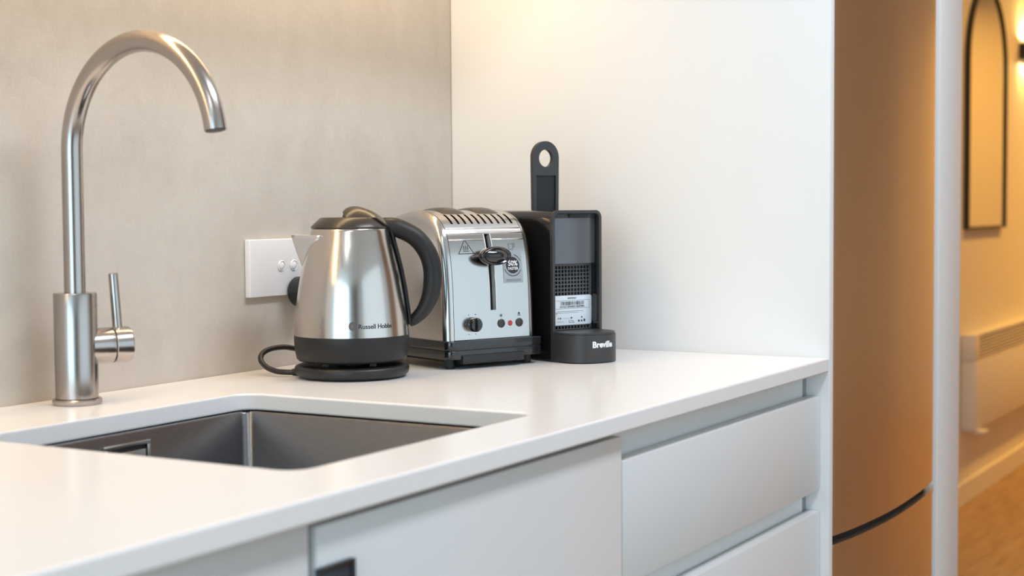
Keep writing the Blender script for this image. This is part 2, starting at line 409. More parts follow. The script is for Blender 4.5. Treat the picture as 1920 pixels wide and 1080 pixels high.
box('plinth', (X0, -0.53, 0), (X1, -0.514, 0.099), M['front'], sc_)

lc = thing('corner_cabinet', 'pale grey cabinet at the left end, partly below the picture edge', 'cabinet', (0, 0, 0))
carcass(lc, -1.712, -1.1075, CT-T-.0005)
front('door', lc, -1.7115, -1.109, 0.105, CT-0.0225, FY+0.002)
box('plinth', (-1.712, -0.53, 0), (-1.1075, -0.514, 0.099), M['front'], lc)

# overhead cabinet with a warm light strip under it (above the picture)
oc = thing('overhead_cabinet', 'white overhead cabinet above the worktop, out of the picture', 'cabinet', (0, 0, 0))
box('body', (-2.6, -0.33, 1.60), (-0.0008, -0.0005, 2.3), M['white_panel'], oc)
for k in range(4): box('door', (-2.6+k*.65+.0015, -0.349, 1.59), (-1.95+k*.65-.0025, -0.331, 2.3), M['front'], oc, 0.001)
ls = thing('light_strip', 'warm light strip under the overhead cabinet', 'lamp', (0, 0, 0))
box('housing', (-2.5, -0.10, 1.588), (-0.06, -0.07, 1.5995), M['white_plastic'], ls)
box('diffuser', (-2.495, -0.098, 1.5855), (-0.065, -0.072, 1.5885), M['lampglow'], ls)
area('strip_light', (-1.28, -0.085, 1.583), (0, 0, -1), 2.4, 0.03, 6.2, WARM)

for i, x in enumerate((-2.5, -0.35)):  # added unseen ceiling panels that lift the worktop, wall and fronts
    d = thing('ceiling_fill_panel', ['added unseen fill panel brightening the left of the kitchen', 'added unseen fill panel brightening the right of the kitchen'][i], 'lamp', (x, -1.35, 2.5), group='added kitchen fill panels')
    box('frame', (-.62, -.17, -.012), (.62, .17, -.0005), M['white_plastic'], d, .002)
    box('diffuser', (-.6, -.15, -.0145), (.6, .15, -.0122), M['fillglow'], d)
    area('ceiling_fill_beam', (x, -1.35, 2.483), (0, 0, -1), 1.2, .3, (3.5, 25)[i], CEIL_FILL)

# ------------------------------------------------------------------ refrigerator
def build_fridge():
    root = thing('refrigerator', 'tall bow-fronted steel refrigerator with a dark handle groove between its doors', 'refrigerator', (0, 0, 0))
    plan = [(.022, -.565), (.024, -.585), (.034, -.5935), (.06, -.598), (.1016, -.6035), (.177, -.6100), (.272, -.6135), (.397, -.6105), (.49, -.6045), (.535, -.598), (.556, -.588), (.562, -.572), (.5625, -.565)]
    pts = [(v.x, v.y) for v in catmull([(x, y, 0) for x, y in plan], 5)]
    def door(n, z0, z1, ins=0.0, m=M['fridge']):
        pp = [(x + (ins if x < .1 else (-ins if x > .5 else 0)), y+ins) for x, y in pts]
        return prism(n, pp + [(.5625-ins, -.535), (.022+ins, -.535)], z0, z1, m, root, 0.002 if ins == 0 else 0, 2, 35)
    s0 = CT-0.262
    door('upper_door', s0+0.013, 1.83); lo = door('lower_door', 0.06, s0)
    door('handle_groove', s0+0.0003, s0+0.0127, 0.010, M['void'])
    pp = [(x, y-0.0016) for x, y in pts]
    prism('groove_lip', pp + [(.5625, -.57), (.022, -.57)], s0-0.0035, s0+.0012, M['fridge'], lo, 0.0006, 1, 35)
    box('body', (.024, -.5345, .02), (.5605, -.03, 1.83), M['grey'], root, .003)
    for x in (.06, .52):
        for y in (-.48, -.08): lathe('foot', [(0, 0), (.018, 0), (.018, .021), (0, .021)], M['black'], root, 16, at=(x, y, 0))
build_fridge()

# ------------------------------------------------------------------ hall: mirror, heater, wall lamp
def build_hall():
    cx, zb, r, zc = 3.985, CT+0.118, 0.305, CT+0.735
    root = thing('wall_mirror', 'tall arched mirror in a thin black frame on the hall wall', 'mirror', (cx, HW, zb))
    def arch(rr, z0): return [(-rr, z0), (rr, z0)] + [(rr*math.cos(R(a)), (zc-zb)+rr*math.sin(R(a))) for a in range(0, 181, 6)]
    def wallpoly(n, outer, inner, y0, y1, m):
        o = prism(n, outer, y0, y1, m, root, holes=[inner] if inner else (), smooth=35)
        o.data.transform(Matrix(((1, 0, 0, 0), (0, 0, 1, 0), (0, 1, 0, 0), (0, 0, 0, 1)))); o.data.flip_normals(); return o
    wallpoly('frame', arch(r, 0), arch(r-0.009, 0.009), -0.022, -0.001, M['frame_black'])
    wallpoly('glass', arch(r-0.0095, 0.0095), None, -0.014, -0.004, M['mirror'])
    root = thing('panel_heater', 'long white panel heater with a slatted grille on the hall wall', 'heater', (3.66, HW, 0))
    z0, z1 = CT-0.622, CT-0.268; L_ = 1.5; yf = -0.055
    box('casing', (0, yf, z0), (L_, -0.0005, z1-0.10), M['heater'], root, .004)
    box('end_cap', (0, yf, z1-0.0995), (0.055, -0.0005, z1), M['heater'], root, .004)
    box('end_cap', (L_-.055, yf, z1-0.0995), (L_, -0.0005, z1), M['heater'], root, .004)
    box('top_cap', (0.0552, yf, z1-.012), (L_-.0552, -0.0005, z1), M['heater'], root, .002)
    box('grille_back', (0.0552, -0.02, z1-0.0995), (L_-.0552, -0.0006, z1-.0122), M['carcass'], root)
    for k in range(7):
        zz = z1-.0975+k*.0122
        box('slat', (0.0552, yf+.002, zz), (L_-.0552, yf+.018, zz+.0068), M['heater'], root)
    box('foot', (0.02, yf-.03, z0-.012), (.08, -0.0005, z0-.0002), M['heater'], root, .002)
    # small black box lamp beside the mirror
    root = thing('wall_lamp', 'small black box lamp at the right picture edge on the hall wall', 'lamp', (4.66, HW, CT+0.815))
    bm = bmesh.new()
    for a, b in (((-.075, -.07, 0), (-.069, -.001, .066)), ((.069, -.07, 0), (.075, -.001, .066)), ((-.069, -.07, 0), (.069, -.064, .066)), ((-.069, -.007, 0), (.069, -.001, .066))): bm_box(bm, a, b)
    from_bm('housing', bm, M['frame_black'], root)
    box('diffuser', (-.068, -.063, .02), (.068, -.008, .05), M['lampglow'], root)
    area('wall_lamp_up', (4.66, HW-.036, CT+.90), (0, 0, 1), .12, .05, 1.9, (1.0, 0.68, 0.22))
    area('wall_lamp_down', (4.66, HW-.036, CT+.80), (0, 0, -1), .12, .05, 0.8, (1.0, 0.68, 0.22))
    for i, (x, y) in enumerate(((3.0, -0.7), (4.2, -0.7), (5.5, -0.7))):
        d = thing('ceiling_downlight', ['recessed hall downlight nearest the kitchen', 'recessed hall downlight opposite the arched mirror', 'recessed hall downlight at the far end'][i], 'lamp', (x, y, 2.5), group='hall downlights')
        lathe('trim_ring', [(.045, -.0005), (.06, -.0005), (.058, -.006), (.046, -.008), (.045, -.0005)], M['white_plastic'], d, 32)
        lathe('lens', [(0, -.003), (.0445, -.003), (.0445, -.001), (0, -.001)], M['lampglow'], d, 32)
        area('hall_downlight_beam', (x, y, 2.485), (0, 0, -1), .10, .10, (9, 13, 30)[i], AMBER, 140)
build_hall()

# ------------------------------------------------------------------ mixer tap
def build_tap():
    root = thing('mixer_tap', 'brushed steel gooseneck mixer tap standing behind the sink', 'tap', (-0.8202, -0.0517, CT))
    st = M['tap_body']
    lathe('flange', [(0, 0.0003), (.0250, .0003), (.0258, .0015), (.0258, .0048), (.0245, .0062), (0, .0062)], st, root, 56)
    lathe('body', [(0, .0062), (.0215, .0062), (.0223, .007), (.0226, .1165), (.0219, .1180), (.0112, .1182), (0, .1182)], st, root, 64)
    d = Vector((math.cos(R(-95)), math.sin(R(-95)), 0)); r = 0.1085; zc = .2665
    path = [Vector((0, 0, .1175)), Vector((0, 0, .16)), Vector((0, 0, .21)), Vector((0, 0, .245))]
    for k in range(0, 41):
        a = R(180 - k*172/40); path.append(d*(r + r*math.cos(a)) + Vector((0, 0, zc + r*math.sin(a))))
    tube('spout', path, 0.0111, M['tap_steel'], root, 32)
    t = (path[-1]-path[-2]).normalized()
    lathe('aerator', [(0, -.004), (.0098, -.004), (.0098, .0006), (0, .0006)], M['black'], root, 32, axis=t, at=path[-1])
    a = Vector((math.cos(R(-26)), math.sin(R(-26)), 0)); zc = .0605
    h = lathe('valve_stub', [(0, .014), (.0190, .014), (.0193, .0372), (.0188, .0380), (0, .0380)], M['tap_steel'], root, 48, axis=a, at=(0, 0, zc))
    lathe('seam_ring', [(0, .0376), (.0182, .0376), (.0182, .0394), (0, .0394)], M['black'], root, 48, axis=a, at=(0, 0, zc))
    h = lathe('handle', [(0, .0390), (.0188, .0390), (.0195, .0398), (.0195, .0552), (.0187, .0575), (.016, .0586), (0, .0590)], M['tap_steel'], root, 48, axis=a, at=(0, 0, zc))
    b = a*0.0455 + Vector((0, 0, zc+.012)); c = a*0.0415 + Vector((0, 0, .1375))
    tube('lever', [b, b.lerp(c, .3), b.lerp(c, .98), c], [.0052, .0052, .0052, .0047], M['tap_steel'], h, 24)
build_tap()

# ------------------------------------------------------------------ power outlet
ol = thing('power_outlet', 'white double power outlet with two round switches on the concrete wall', 'outlet', (-0.487, 0, CT+.0935))
box('plate', (0, -0.0095, 0), (.116, -0.0003, .0735), M['white_plastic'], ol, .0014, 3)
for x in (.0615, .0865):
    lathe('switch_ring', [(.0056, .0005), (.0072, .0005), (.0072, .0012), (.0062, .0020), (.0056, .0012)], M['white_plastic'], ol, 32, axis=(0, -1, 0), at=(x, -.0095, .0385))
    lathe('switch_button', [(0, .0028), (.0030, .0026), (.0050, .0016), (.0054, 0), (0, 0)], M['white_plastic'], ol, 32, axis=(0, -1, 0), at=(x, -.0095, .0385))

# ------------------------------------------------------------------ kettle and its base
KX, KY = -0.4707, -0.1545
KROT = R(-53.5)                             # handle points along local +x
def build_kettle():
    b = thing('kettle_stand', 'round black power stand with looped cord under the steel kettle', 'kettle stand', (KX, KY, CT), KROT)
    lathe('base_body', [(0, .0015), (.0635, .0015), (.0662, .0026), (.0690, .0052), (.0700, .0080), (.0700, .0118), (.0690, .0140), (.0665, .0153), (.0600, .0158), (.045, .0150), (0, .0150)], M['black'], b, 96)
    for a in (40, 160, 280): lathe('foot', [(0, .0002), (.006, .0002), (.006, .003), (0, .003)], M['rubber'], b, 16, at=(.052*math.cos(R(a)), .052*math.sin(R(a)), 0))
    lathe('connector', [(0, .0145), (.018, .0145), (.018, .0195), (0, .0195)], M['black'], b, 32)
    # cord: loops out to the left, back behind the kettle, up to the plug in the outlet
    inv = (Matrix.Translation((KX, KY, CT)) @ Matrix.Rotation(KROT, 4, 'Z')).inverted()
    pts = [(-.062, .004, .0060), (-.070, .004, .0058), (-.080, .006, .0058), (-.092, .012, .0065), (-.104, .020, .0105), (-.1120, .030, .0180), (-.1110, .040, .0255), (-.1010, .047, .0310), (-.084, .053, .0325), (-.066, .058, .0295), (-.045, .064, .030), (-.018, .078, .045), (.004, .092, .062), (.010, .098, .078)]
    tube('cord', [tuple(v) for v in catmull(pts, 7)], .0034, M['black'], b, 14)
    tube('cord_sleeve', [(-.061, .004, .0060), (-.066, .004, .0060), (-.073, .004, .0058)], [.0052, .0050, .0042], M['rubber'], b, 16)
    pc = inv @ Vector((-.3965, -.0305, CT+.0975))
    wy = Vector((math.cos(-KROT+R(-90)), math.sin(-KROT+R(-90)), 0))      # world -y in local axes
    lathe('plug', [(0, -.0205), (.0175, -.0205), (.0195, -.018), (.0200, 0), (.0190, .010), (.0150, .0150), (.008, .017), (0, .017)], M['black'], b, 40, axis=wy, at=pc)
    return b
build_kettle()
def kr(z):                                   # kettle body radius at height z
    P = [(.0520, .0704), (.075, .0686), (.1075, .0643), (.130, .0602), (.152, .0549), (.168, .0506), (.180, .0474)]
    if z <= P[0][0]: return P[0][1]
    for (a, ra), (c, rc) in zip(P, P[1:]):
        if z <= c: return ra + (rc-ra)*(z-a)/(c-a)
    return P[-1][1]
def build_kettle_body():
    k = thing('kettle', 'brushed steel kettle with black handle and dark lid on its base', 'kettle', (KX, KY, CT), KROT)
    prof = [(v.x, v.y) for v in catmull([(.0704, .0520, 0), (.0686, .075, 0), (.0643, .1075, 0), (.0602, .130, 0), (.0549, .152, 0), (.0506, .168, 0), (.0474, .180, 0)], 5)]
    lathe('body', prof + [(.0466, .1812), (.0450, .1816), (0, .1816)], M['steel'], k, 128)
    lathe('lower_band', [(0, .0202), (.058, .0202), (.0650, .0212), (.0672, .0235), (.0690, .032), (.0700, .042), (.0703, .0515), (.0698, .0522), (0, .0522)], M['black_soft'], k, 128)
    for a in (-130, -60, 10, 100, 190): box('base_lug', (.050*math.cos(R(a))-.004, .050*math.sin(R(a))-.004, .0165), (.050*math.cos(R(a))+.004, .050*math.sin(R(a))+.004, .0204), M['black'], k)
    # spout: open V of folded steel
    bm = bmesh.new(); zt = .1735
    T_ = Vector((-.0715, 0, zt)); P = Vector((-.0585, 0, .1345))
    def side(s):
        A = Vector((-.0350, s*.0370, zt)); rows = []
        for i in range(9):
            t = i/8
            a = T_.lerp(P, t) + Vector((-.0006*math.sin(math.pi*t), 0, 0)); c = A.lerp(Vector((-.0560, s*.004, .1345)), t)
            rows.append([bm.verts.new(a.lerp(c, q/6) + Vector((0, s*.0012*math.sin(math.pi*q/6)*(1-t), 0))) for q in range(7)])
        for a, c in zip(rows, rows[1:]):
            for q in range(6): bm.faces.new((a[q], a[q+1], c[q+1], c[q]))
    side(-1); side(1); bmesh.ops.remove_doubles(bm, verts=bm.verts[:], dist=1e-5)
    sp = from_bm('spout', bm, M['spout'], k, 60); sm = sp.modifiers.new('sheet', 'SOLIDIFY'); sm.thickness = .0010; sm.offset = 0
    # lid
    lid = lathe('lid', [(0, .1810), (.0474, .1810), (.0482, .1820), (.0478, .1838), (.0372, .1938), (.0356, .1946), (0, .1948)], M['lid'], k, 96)
    topc = [(v.x, v.z) for v in catmull([(-.0085, 0, .2010), (-.0045, 0, .2048), (.0030, 0, .2070), (.012, 0, .2062), (.026, 0, .2012), (.037, 0, .1940), (.0440, 0, .1872), (.0476, 0, .1832)], 5)]
    bm = bmesh.new(); rows = []; nq = 24
    for x, zt in topc:
        w = min(.0262, math.sqrt(max(0.0, .0486**2-x*x))+.001); zb = .1935 if x < .030 else max(.1815, .1935-(x-.030)*.68)
        row = []
        for q in range(nq+1):
            e = -1+2*q/nq; y = w*math.sin(e*math.pi/2); row.append(bm.verts.new((x + .010*max(0, abs(e)-.3)**2*(1 if x < .02 else 0), y, zb+(zt-zb)*max(0, 1-abs(y/w)**2.6))))
        rows.append(row)
    for A, B in zip(rows, rows[1:]):
        for q in range(nq): bm.faces.new((A[q], A[q+1], B[q+1], B[q]))
    hd = from_bm('lid_grip', bm, M['lid'], lid, 60); sm = hd.modifiers.new('shell', 'SOLIDIFY'); sm.thickness = .0022; sm.offset = 0
    bm = bmesh.new()
    for x0, r0, h0 in ((-.0095, .0150, .0042),):
        rr = []
        for x, f in ((x0, .80), (x0+.003, .97), (x0+.008, 1.0), (x0+.014, .9)):
            rr.append([bm.verts.new((x, r0*f*math.cos(math.pi*q/16), .1945+h0*f*math.sin(math.pi*q/16))) for q in range(17)])
        for A, B in zip(rr, rr[1:]):
            for q in range(16): bm.faces.new((A[q], A[q+1], B[q+1], B[q]))
        bm.faces.new(rr[0]); bm.faces.new(rr[-1])
    from_bm('latch_tab', bm, M['lid'], lid, 50)
    box('grip_recess', (.006, -.018, .1946), (.008, .018, .2015), M['void'], lid)  # black cap giving the hollow under the grip its shade
    # handle
    hp = catmull([(.036, 0, .1850), (.0450, 0, .1838), (.0604, 0, .1800), (.0799, 0, .1690), (.0941, 0, .1497), (.0997, 0, .1267), (.0975, 0, .1018), (.0888, 0, .0815), (.0770, 0, .0690), (.0700, 0, .0640)], 6)
    n = len(hp); rad = []
    for i in range(n):
        t = i/(n-1); rad.append(.0085+.0030*min(1, t*6) if t < .62 else .0115-.0065*((t-.62)/.38)**1.1)
    tube('handle', hp, rad, M['black_soft'], k, 28, side=(0, 1, 0), flat=1.12)
    strip = []
    for i in range(13):
        z = .064+(.180-.064)*i/12; strip.append((kr(z)+.0012, 0, z))
    tube('handle_spine', strip, .0030, M['black_soft'], k, 20, side=(0, 1, 0), flat=4.2)
    # lettering and badge wrapped round the body; view direction is local -y
    def wrap(cx, cz, lift=.0004):
        def fn(x, y):
            z = cz+y; r = kr(z)+lift; a = R(-90)+(cx+x)/r
            return (r*math.cos(a), r*math.sin(a), z)
        return fn
    decal('brand_lettering', text_mesh('Russell Hobbs', .0078, .00012), wrap(.0302, .0655), M['print'], k)
    decal('brand_badge', poly_mesh([disc(0, 0, .0043, 28, .0053)]), wrap(.0008, .0665), M['badge'], k)
    decal('badge_mark', text_mesh('R', .0046), wrap(.0008, .0665, .0006), M['badge_mark'], k).location = (0, 0, 0)
build_kettle_body()

# ------------------------------------------------------------------ toaster
def build_toaster():
    t = thing('toaster', 'steel two-slice toaster with arched sides on a black base behind the kettle', 'toaster', (-0.3459, -0.2212, CT), R(-23))
    raw = [(-.0030, .036), (-.0022, .06), (-.0005, .10), (.003, .134), (.0074, .155), (.0135, .1730), (.0247, .1870), (.040, .1962), (.0605, .2018), (.085, .2018), (.111, .198), (.130, .1935), (.152, .185), (.175, .171), (.191, .150), (.198, .122), (.200, .09), (.200, .036)]
    prof = [(v.x, v.y) for v in catmull([(a, b, 0) for a, b in raw], 5)]
    def inset(pr, d):
        out = []; n = len(pr)
        for i, (a, b) in enumerate(pr):
            p0 = Vector(pr[max(i-1, 0)]); p1 = Vector(pr[min(i+1, n-1)]); tt = (p1-p0).normalized()
            nn = Vector((tt.y, -tt.x)); q = Vector((a, b)) + nn*d; out.append((q.x, max(q.y, .036)))
        return out
    UL, UR = 0.0, 0.1212; RR = .0112
    def side_panel(u0, sgn):
        bm = bmesh.new(); rings = []
        for k in range(9):
            a = R(90*k/8); pr = inset(prof, RR*(1-math.cos(a))); u = u0 + sgn*RR*math.sin(a)
            rings.append([bm.verts.new((u, x, z)) for x, z in pr])
        rings.insert(0, [bm.verts.new((u0, x, z)) for x, z in inset(prof, .004)])
        for A, B in zip(rings, rings[1:]):
            for i in range(len(A)-1): bm.faces.new((A[i], A[i+1], B[i+1], B[i]))
        bm.faces.new(rings[-1])
        return from_bm('side_panel', bm, M['toaster_steel'], t, 40)
    side_panel(UL, -1); side_panel(UR, 1)
    # arc-length lookup on the profile by height on the front side
    fr = [q for q in prof if q[0] < .066 and q[1] <= .2019]
    def at_w(w, off=0.0):
        for (a, za), (b, zb) in zip(fr, fr[1:]):
            if za <= w <= zb or (b, zb) == fr[-1]:
                f = (w-za)/max(1e-9, zb-za); d = Vector((b-a, zb-za)).normalized()
                return a+(b-a)*f - d.y*off, w + d.x*off
        return fr[-1]
    def surf(u, w, off=.0003):
        v, z = at_w(w, off); return (u, v, z)
    # front panel: curved sheet with real vent slots and lever slot
    us = [UL+.0008, UR-.0008]; vents = []
    for i in range(10):
        c = .0155+i*.01065; vents.append((c-.0018, c+.0018)); us += [c-.0018, c+.0018]
    LS = (.0582, .0672); us += [LS[0], LS[1]]
    us = sorted(us); us = [u for i, u in enumerate(us) if i == 0 or u-us[i-1] > 1e-5]
    ws = [w for w in [.0365, .05, .0730, .08, .09, .10, .11, .12, .13, .134, .138, .142, .146, .150, .154, .158, .162, .166, .170, .1715, .175, .178, .181, .1845, .1865, .189, .191, .193, .195, .1968, .1985, .2000, .2010]]
    V0, V1 = .1845, .1968; L0, L1 = .0730, .1715
    bm = bmesh.new(); grid = [[bm.verts.new(surf(u, w, 0)) for u in us] for w in ws]
    for i in range(len(ws)-1):
        for j in range(len(us)-1):
            uc, wc = (us[j]+us[j+1])/2, (ws[i]+ws[i+1])/2
            if V0 < wc < V1 and any(a < uc < b for a, b in vents): continue
            if L0 < wc < L1 and LS[0] < uc < LS[1]: continue
            bm.faces.new((grid[i][j], grid[i][j+1], grid[i+1][j+1], grid[i+1][j]))
    bmesh.ops.delete(bm, geom=[v for v in bm.verts if not v.link_faces], context='VERTS')
    fp = from_bm('front_panel', bm, M['toaster_steel'], t, 30)
    sm = fp.modifiers.new('sheet', 'SOLIDIFY'); sm.thickness = .0012; sm.offset = -1
    es = fp.modifiers.new('crisp', 'EDGE_SPLIT'); es.split_angle = R(40)
    # top and back sheet
    i0 = next(i for i, q in enumerate(prof) if q[0] > .052)
    bm = bmesh.new(); rows = [[bm.verts.new((u, x, z)) for u in (UL+.0008, .03, .06, .09, UR-.0008)] for x, z in [surf(0, .2010, 0)[1:]] + prof[i0:]]
    for a, b in zip(rows, rows[1:]):
        for j in range(4): bm.faces.new((a[j], a[j+1], b[j+1], b[j]))
    tp = from_bm('top_panel', bm, M['toaster_steel'], t, 40); sm = tp.modifiers.new('sheet', 'SOLIDIFY'); sm.thickness = .0012; sm.offset = -1; es = tp.modifiers.new('crisp', 'EDGE_SPLIT'); es.split_angle = R(40)
    # dark interior
    bm = bmesh.new(); pr = inset(prof, .0085)
    A = [bm.verts.new((UL+.0002, x, z)) for x, z in pr]; B = [bm.verts.new((UR-.0002, x, z)) for x, z in pr]
    for i in range(len(A)): j = (i+1) % len(A); bm.faces.new((A[i], A[j], B[j], B[i]))
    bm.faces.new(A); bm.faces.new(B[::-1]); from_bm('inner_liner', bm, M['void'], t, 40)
    # lever slot cheeks, polished
    for u0, u1 in ((LS[0]-.0012, LS[0]), (LS[1], LS[1]+.0012)):
        bm = bmesh.new(); prev = None
        for w in [L0+(L1-L0)*k/14 for k in range(15)]:
            ring = []
            for u, dpt in ((u0, -.0003), (u1, -.0003), (u1, .0075), (u0, .0075)):
                v, z = at_w(w, -dpt); ring.append(bm.verts.new((u, v, z)))
            if prev:
                for q in range(4): bm.faces.new((prev[q], prev[(q+1) % 4], ring[(q+1) % 4], ring[q]))
            prev = ring
        from_bm('slot_cheek', bm, M['cheek'], t, 40)
    for w in (.1788, .1728, .1642):
        p0 = Vector(surf(UL+.001, w, 0)); p1 = Vector(surf(UR-.001, w, 0))
        cuts = [(p0.x, p1.x)] if w > L1 else [(p0.x, LS[0]-.0015), (LS[1]+.0015, p1.x)]
        for a, b in cuts: tube('ridge', [(a, p0.y, p0.z), (a+.002, p0.y, p0.z), (b-.002, p0.y, p0.z), (b, p0.y, p0.z)], [.0003, .0010, .0010, .0003], M['chrome'], t, 12)
    # bread slots: dark lipped openings running front to back
    for uc in (.0335, .0880):
        bm = bmesh.new(); nU, nV = 10, 20; g = []
        for i in range(nV+1):
            v = .0415+.1255*i/nV; row = []
            zb = next(za+(zb2-za)*(v-a)/(b-a) for (a, za), (b, zb2) in zip(prof[i0-16:], prof[i0-15:]) if a <= v <= b)
            for j in range(nU+1):
                e = 2*j/nU-1; f = 2*i/nV-1
                hgt = max(0, 1-abs(e)**3)*max(0, 1-abs(f)**8)
                row.append(bm.verts.new((uc+.0205*e, v, zb-.0004+.0042*hgt)))
            g.append(row)
        for a, b in zip(g, g[1:]):
            for j in range(nU): bm.faces.new((a[j], a[j+1], b[j+1], b[j]))
        lip = from_bm('bread_slot', bm, M['lid'], t, 60)
    # base, crumb tray, feet
    def tier(n, z0, z1, g=0.0): return prism(n, rrect(-.0145+g, -.0115+g, .1385-g, .210-g, .010), z0, z1, M['gloss'], t, .0012, 2)
    tier('upper_base', .0245, .0358); tier('base_core', .0235, .0248, .003); tier('lower_base', .0128, .0238)
    prism('crumb_tray', [(.0060, -.0140), (.1030, -.0140), (.1030, .15), (.0060, .15)], .0065, .0180, M['black'], t, .0015)
    for u in (.0, .1225):
        for v in (.008, .19): lathe('foot', [(0, 0.0001), (.0060, .0001), (.0064, .0012), (.0064, .0132), (0, .0132)], M['rubber'], t, 28, at=(u, v, 0))
    # lever knob
    kw = .1432; kv = at_w(kw)[0]
    box('lever_stem', (.0605, kv-.006, kw-.003), (.0650, kv+.014, kw+.003), M['black'], t)
    pr = [(0, -.0030), (.0170, -.0030), (.0232, -.0010), (.0250, .0025), (.0244, .0055), (.0222, .0078), (.0205, .0084), (.0190, .0078), (.0175, .0072), (.012, .0098), (.006, .0116), (0, .0120)]
    kb = lathe('lever_knob', pr, M['gloss'], t, 64, axis=(0, -1, 0), at=(0, 0, 0))
    kb.data.transform(Matrix.Diagonal((1, 1, .5, 1))); kb.data.transform(Matrix.Translation((.0625, kv-.0085, kw)))
    # browning dial, buttons, indicator
    v0 = at_w(.0555)[0]
    dl = lathe('dial', [(0, 0), (.0092, 0), (.0095, .002), (.0090, .0100), (.0080, .0112), (0, .0112)], M['gloss'], t, 40, axis=(0, -1, 0), at=(.0290, v0, .0558))
    box('dial_grip', (.0272, v0-.0150, .0480), (.0308, v0-.0105, .0636), M['gloss'], dl, .0012)
    for u in (.0748, .1040):
        lathe('button', [(0, .0018), (.0045, .0018), (.0056, .0010), (.0058, 0), (0, 0)], M['grey'], t, 32, axis=(0, -1, 0), at=(u, v0, .0550))
    lathe('indicator_light', [(0, .0012), (.0028, .0012), (.0036, .0004), (.0036, 0), (0, 0)], M['red'], t, 24, axis=(0, -1, 0), at=(.0893, v0, .0548))
    # printed marks
    tri = [(.0140, .1465), (.0378, .1465), (.0259, .1645)]
    polys = stroke(tri, .0009, True) + [quad(.0218, .1493, .0302, .1501)]
    for x in (.0230, .0260, .0290): polys += stroke([(x-.0006, .1512), (x+.0006, .1530), (x-.0006, .1548), (x+.0006, .1566)], .0006)
    decal('hot_surface_mark', poly_mesh(polys), lambda x, y: surf(x, y), M['print'], t)
    polys = stroke([(.0945, .1515), (.0945, .1580), (.1010, .1580), (.1010, .1515)], .0005, True) + stroke([(.1035, .1530), (.1035, .1585)], .0006) + [[(.1022, .1575), (.1048, .1575), (.1035, .1592)]] + stroke([(.0955, .1500), (.1010, .1500)], .0005)
    decal('toast_lift_mark', poly_mesh(polys), lambda x, y: surf(x, y), M['print_grey'], t)
    flake = stroke([(.0725, .0640), (.0771, .0666)], .0005) + stroke([(.0725, .0666), (.0771, .0640)], .0005) + stroke([(.0748, .0633), (.0748, .0673)], .0005)
    decal('defrost_mark', poly_mesh(flake), lambda x, y: surf(x, y), M['print'], t)
    decal('eject_mark', poly_mesh([[(.1018, .0660), (.1062, .0660), (.1040, .0690)], quad(.1018, .0640, .1062, .0650)]), lambda x, y: surf(x, y), M['print'], t)
    for q in ([quad(.0232, .0672, .0238, .0690)], [quad(.0338, .0675, .0344, .0692), quad(.0333, .0680, .0349, .0686)], [quad(.0232, .0425, .0238, .0440)], [quad(.0338, .0425, .0344, .0440)]):
        decal('dial_tick', poly_mesh(q), lambda x, y: surf(x, y), M['print'], t)
    su, sw = .0972, .1300
    bmx = poly_mesh([quad(.0815, .1068+.0082*k/2, .1130, .1068+.0082*(k+1)/2) for k in range(10)])
    stc = decal('sticker', bmx, lambda x, y: surf(x, y, .0003), M['sticker'], t)
    decal('sticker_roundel', poly_mesh([disc(su, sw, .0108, 36)]), lambda x, y: surf(x, y, .0006), M['print'], stc)
    decal('sticker_lettering', text_mesh('50%', .0092, .0002), lambda x, y: surf(su+x, sw+.0022+y, .0009), M['print_white'], stc)
    decal('sticker_lettering', text_mesh('FASTER', .0050, .0001), lambda x, y: surf(su+x, sw-.0045+y, .0009), M['print_white'], stc)
    arcs = []
    for a0, a1 in ((25, 80), (100, 150), (205, 335)):
        arcs += stroke([(su+.0140*math.cos(R(a)), sw+.0140*math.sin(R(a))) for a in range(a0, a1+1, 8)], .0012)
    arcs += [quad(.0850, .1092, .1095, .1098), quad(.0850, .1110, .1095, .1116)]
    decal('sticker_small_print', poly_mesh(arcs), lambda x, y: surf(x, y, .0006), M['print_grey'], stc)
build_toaster()

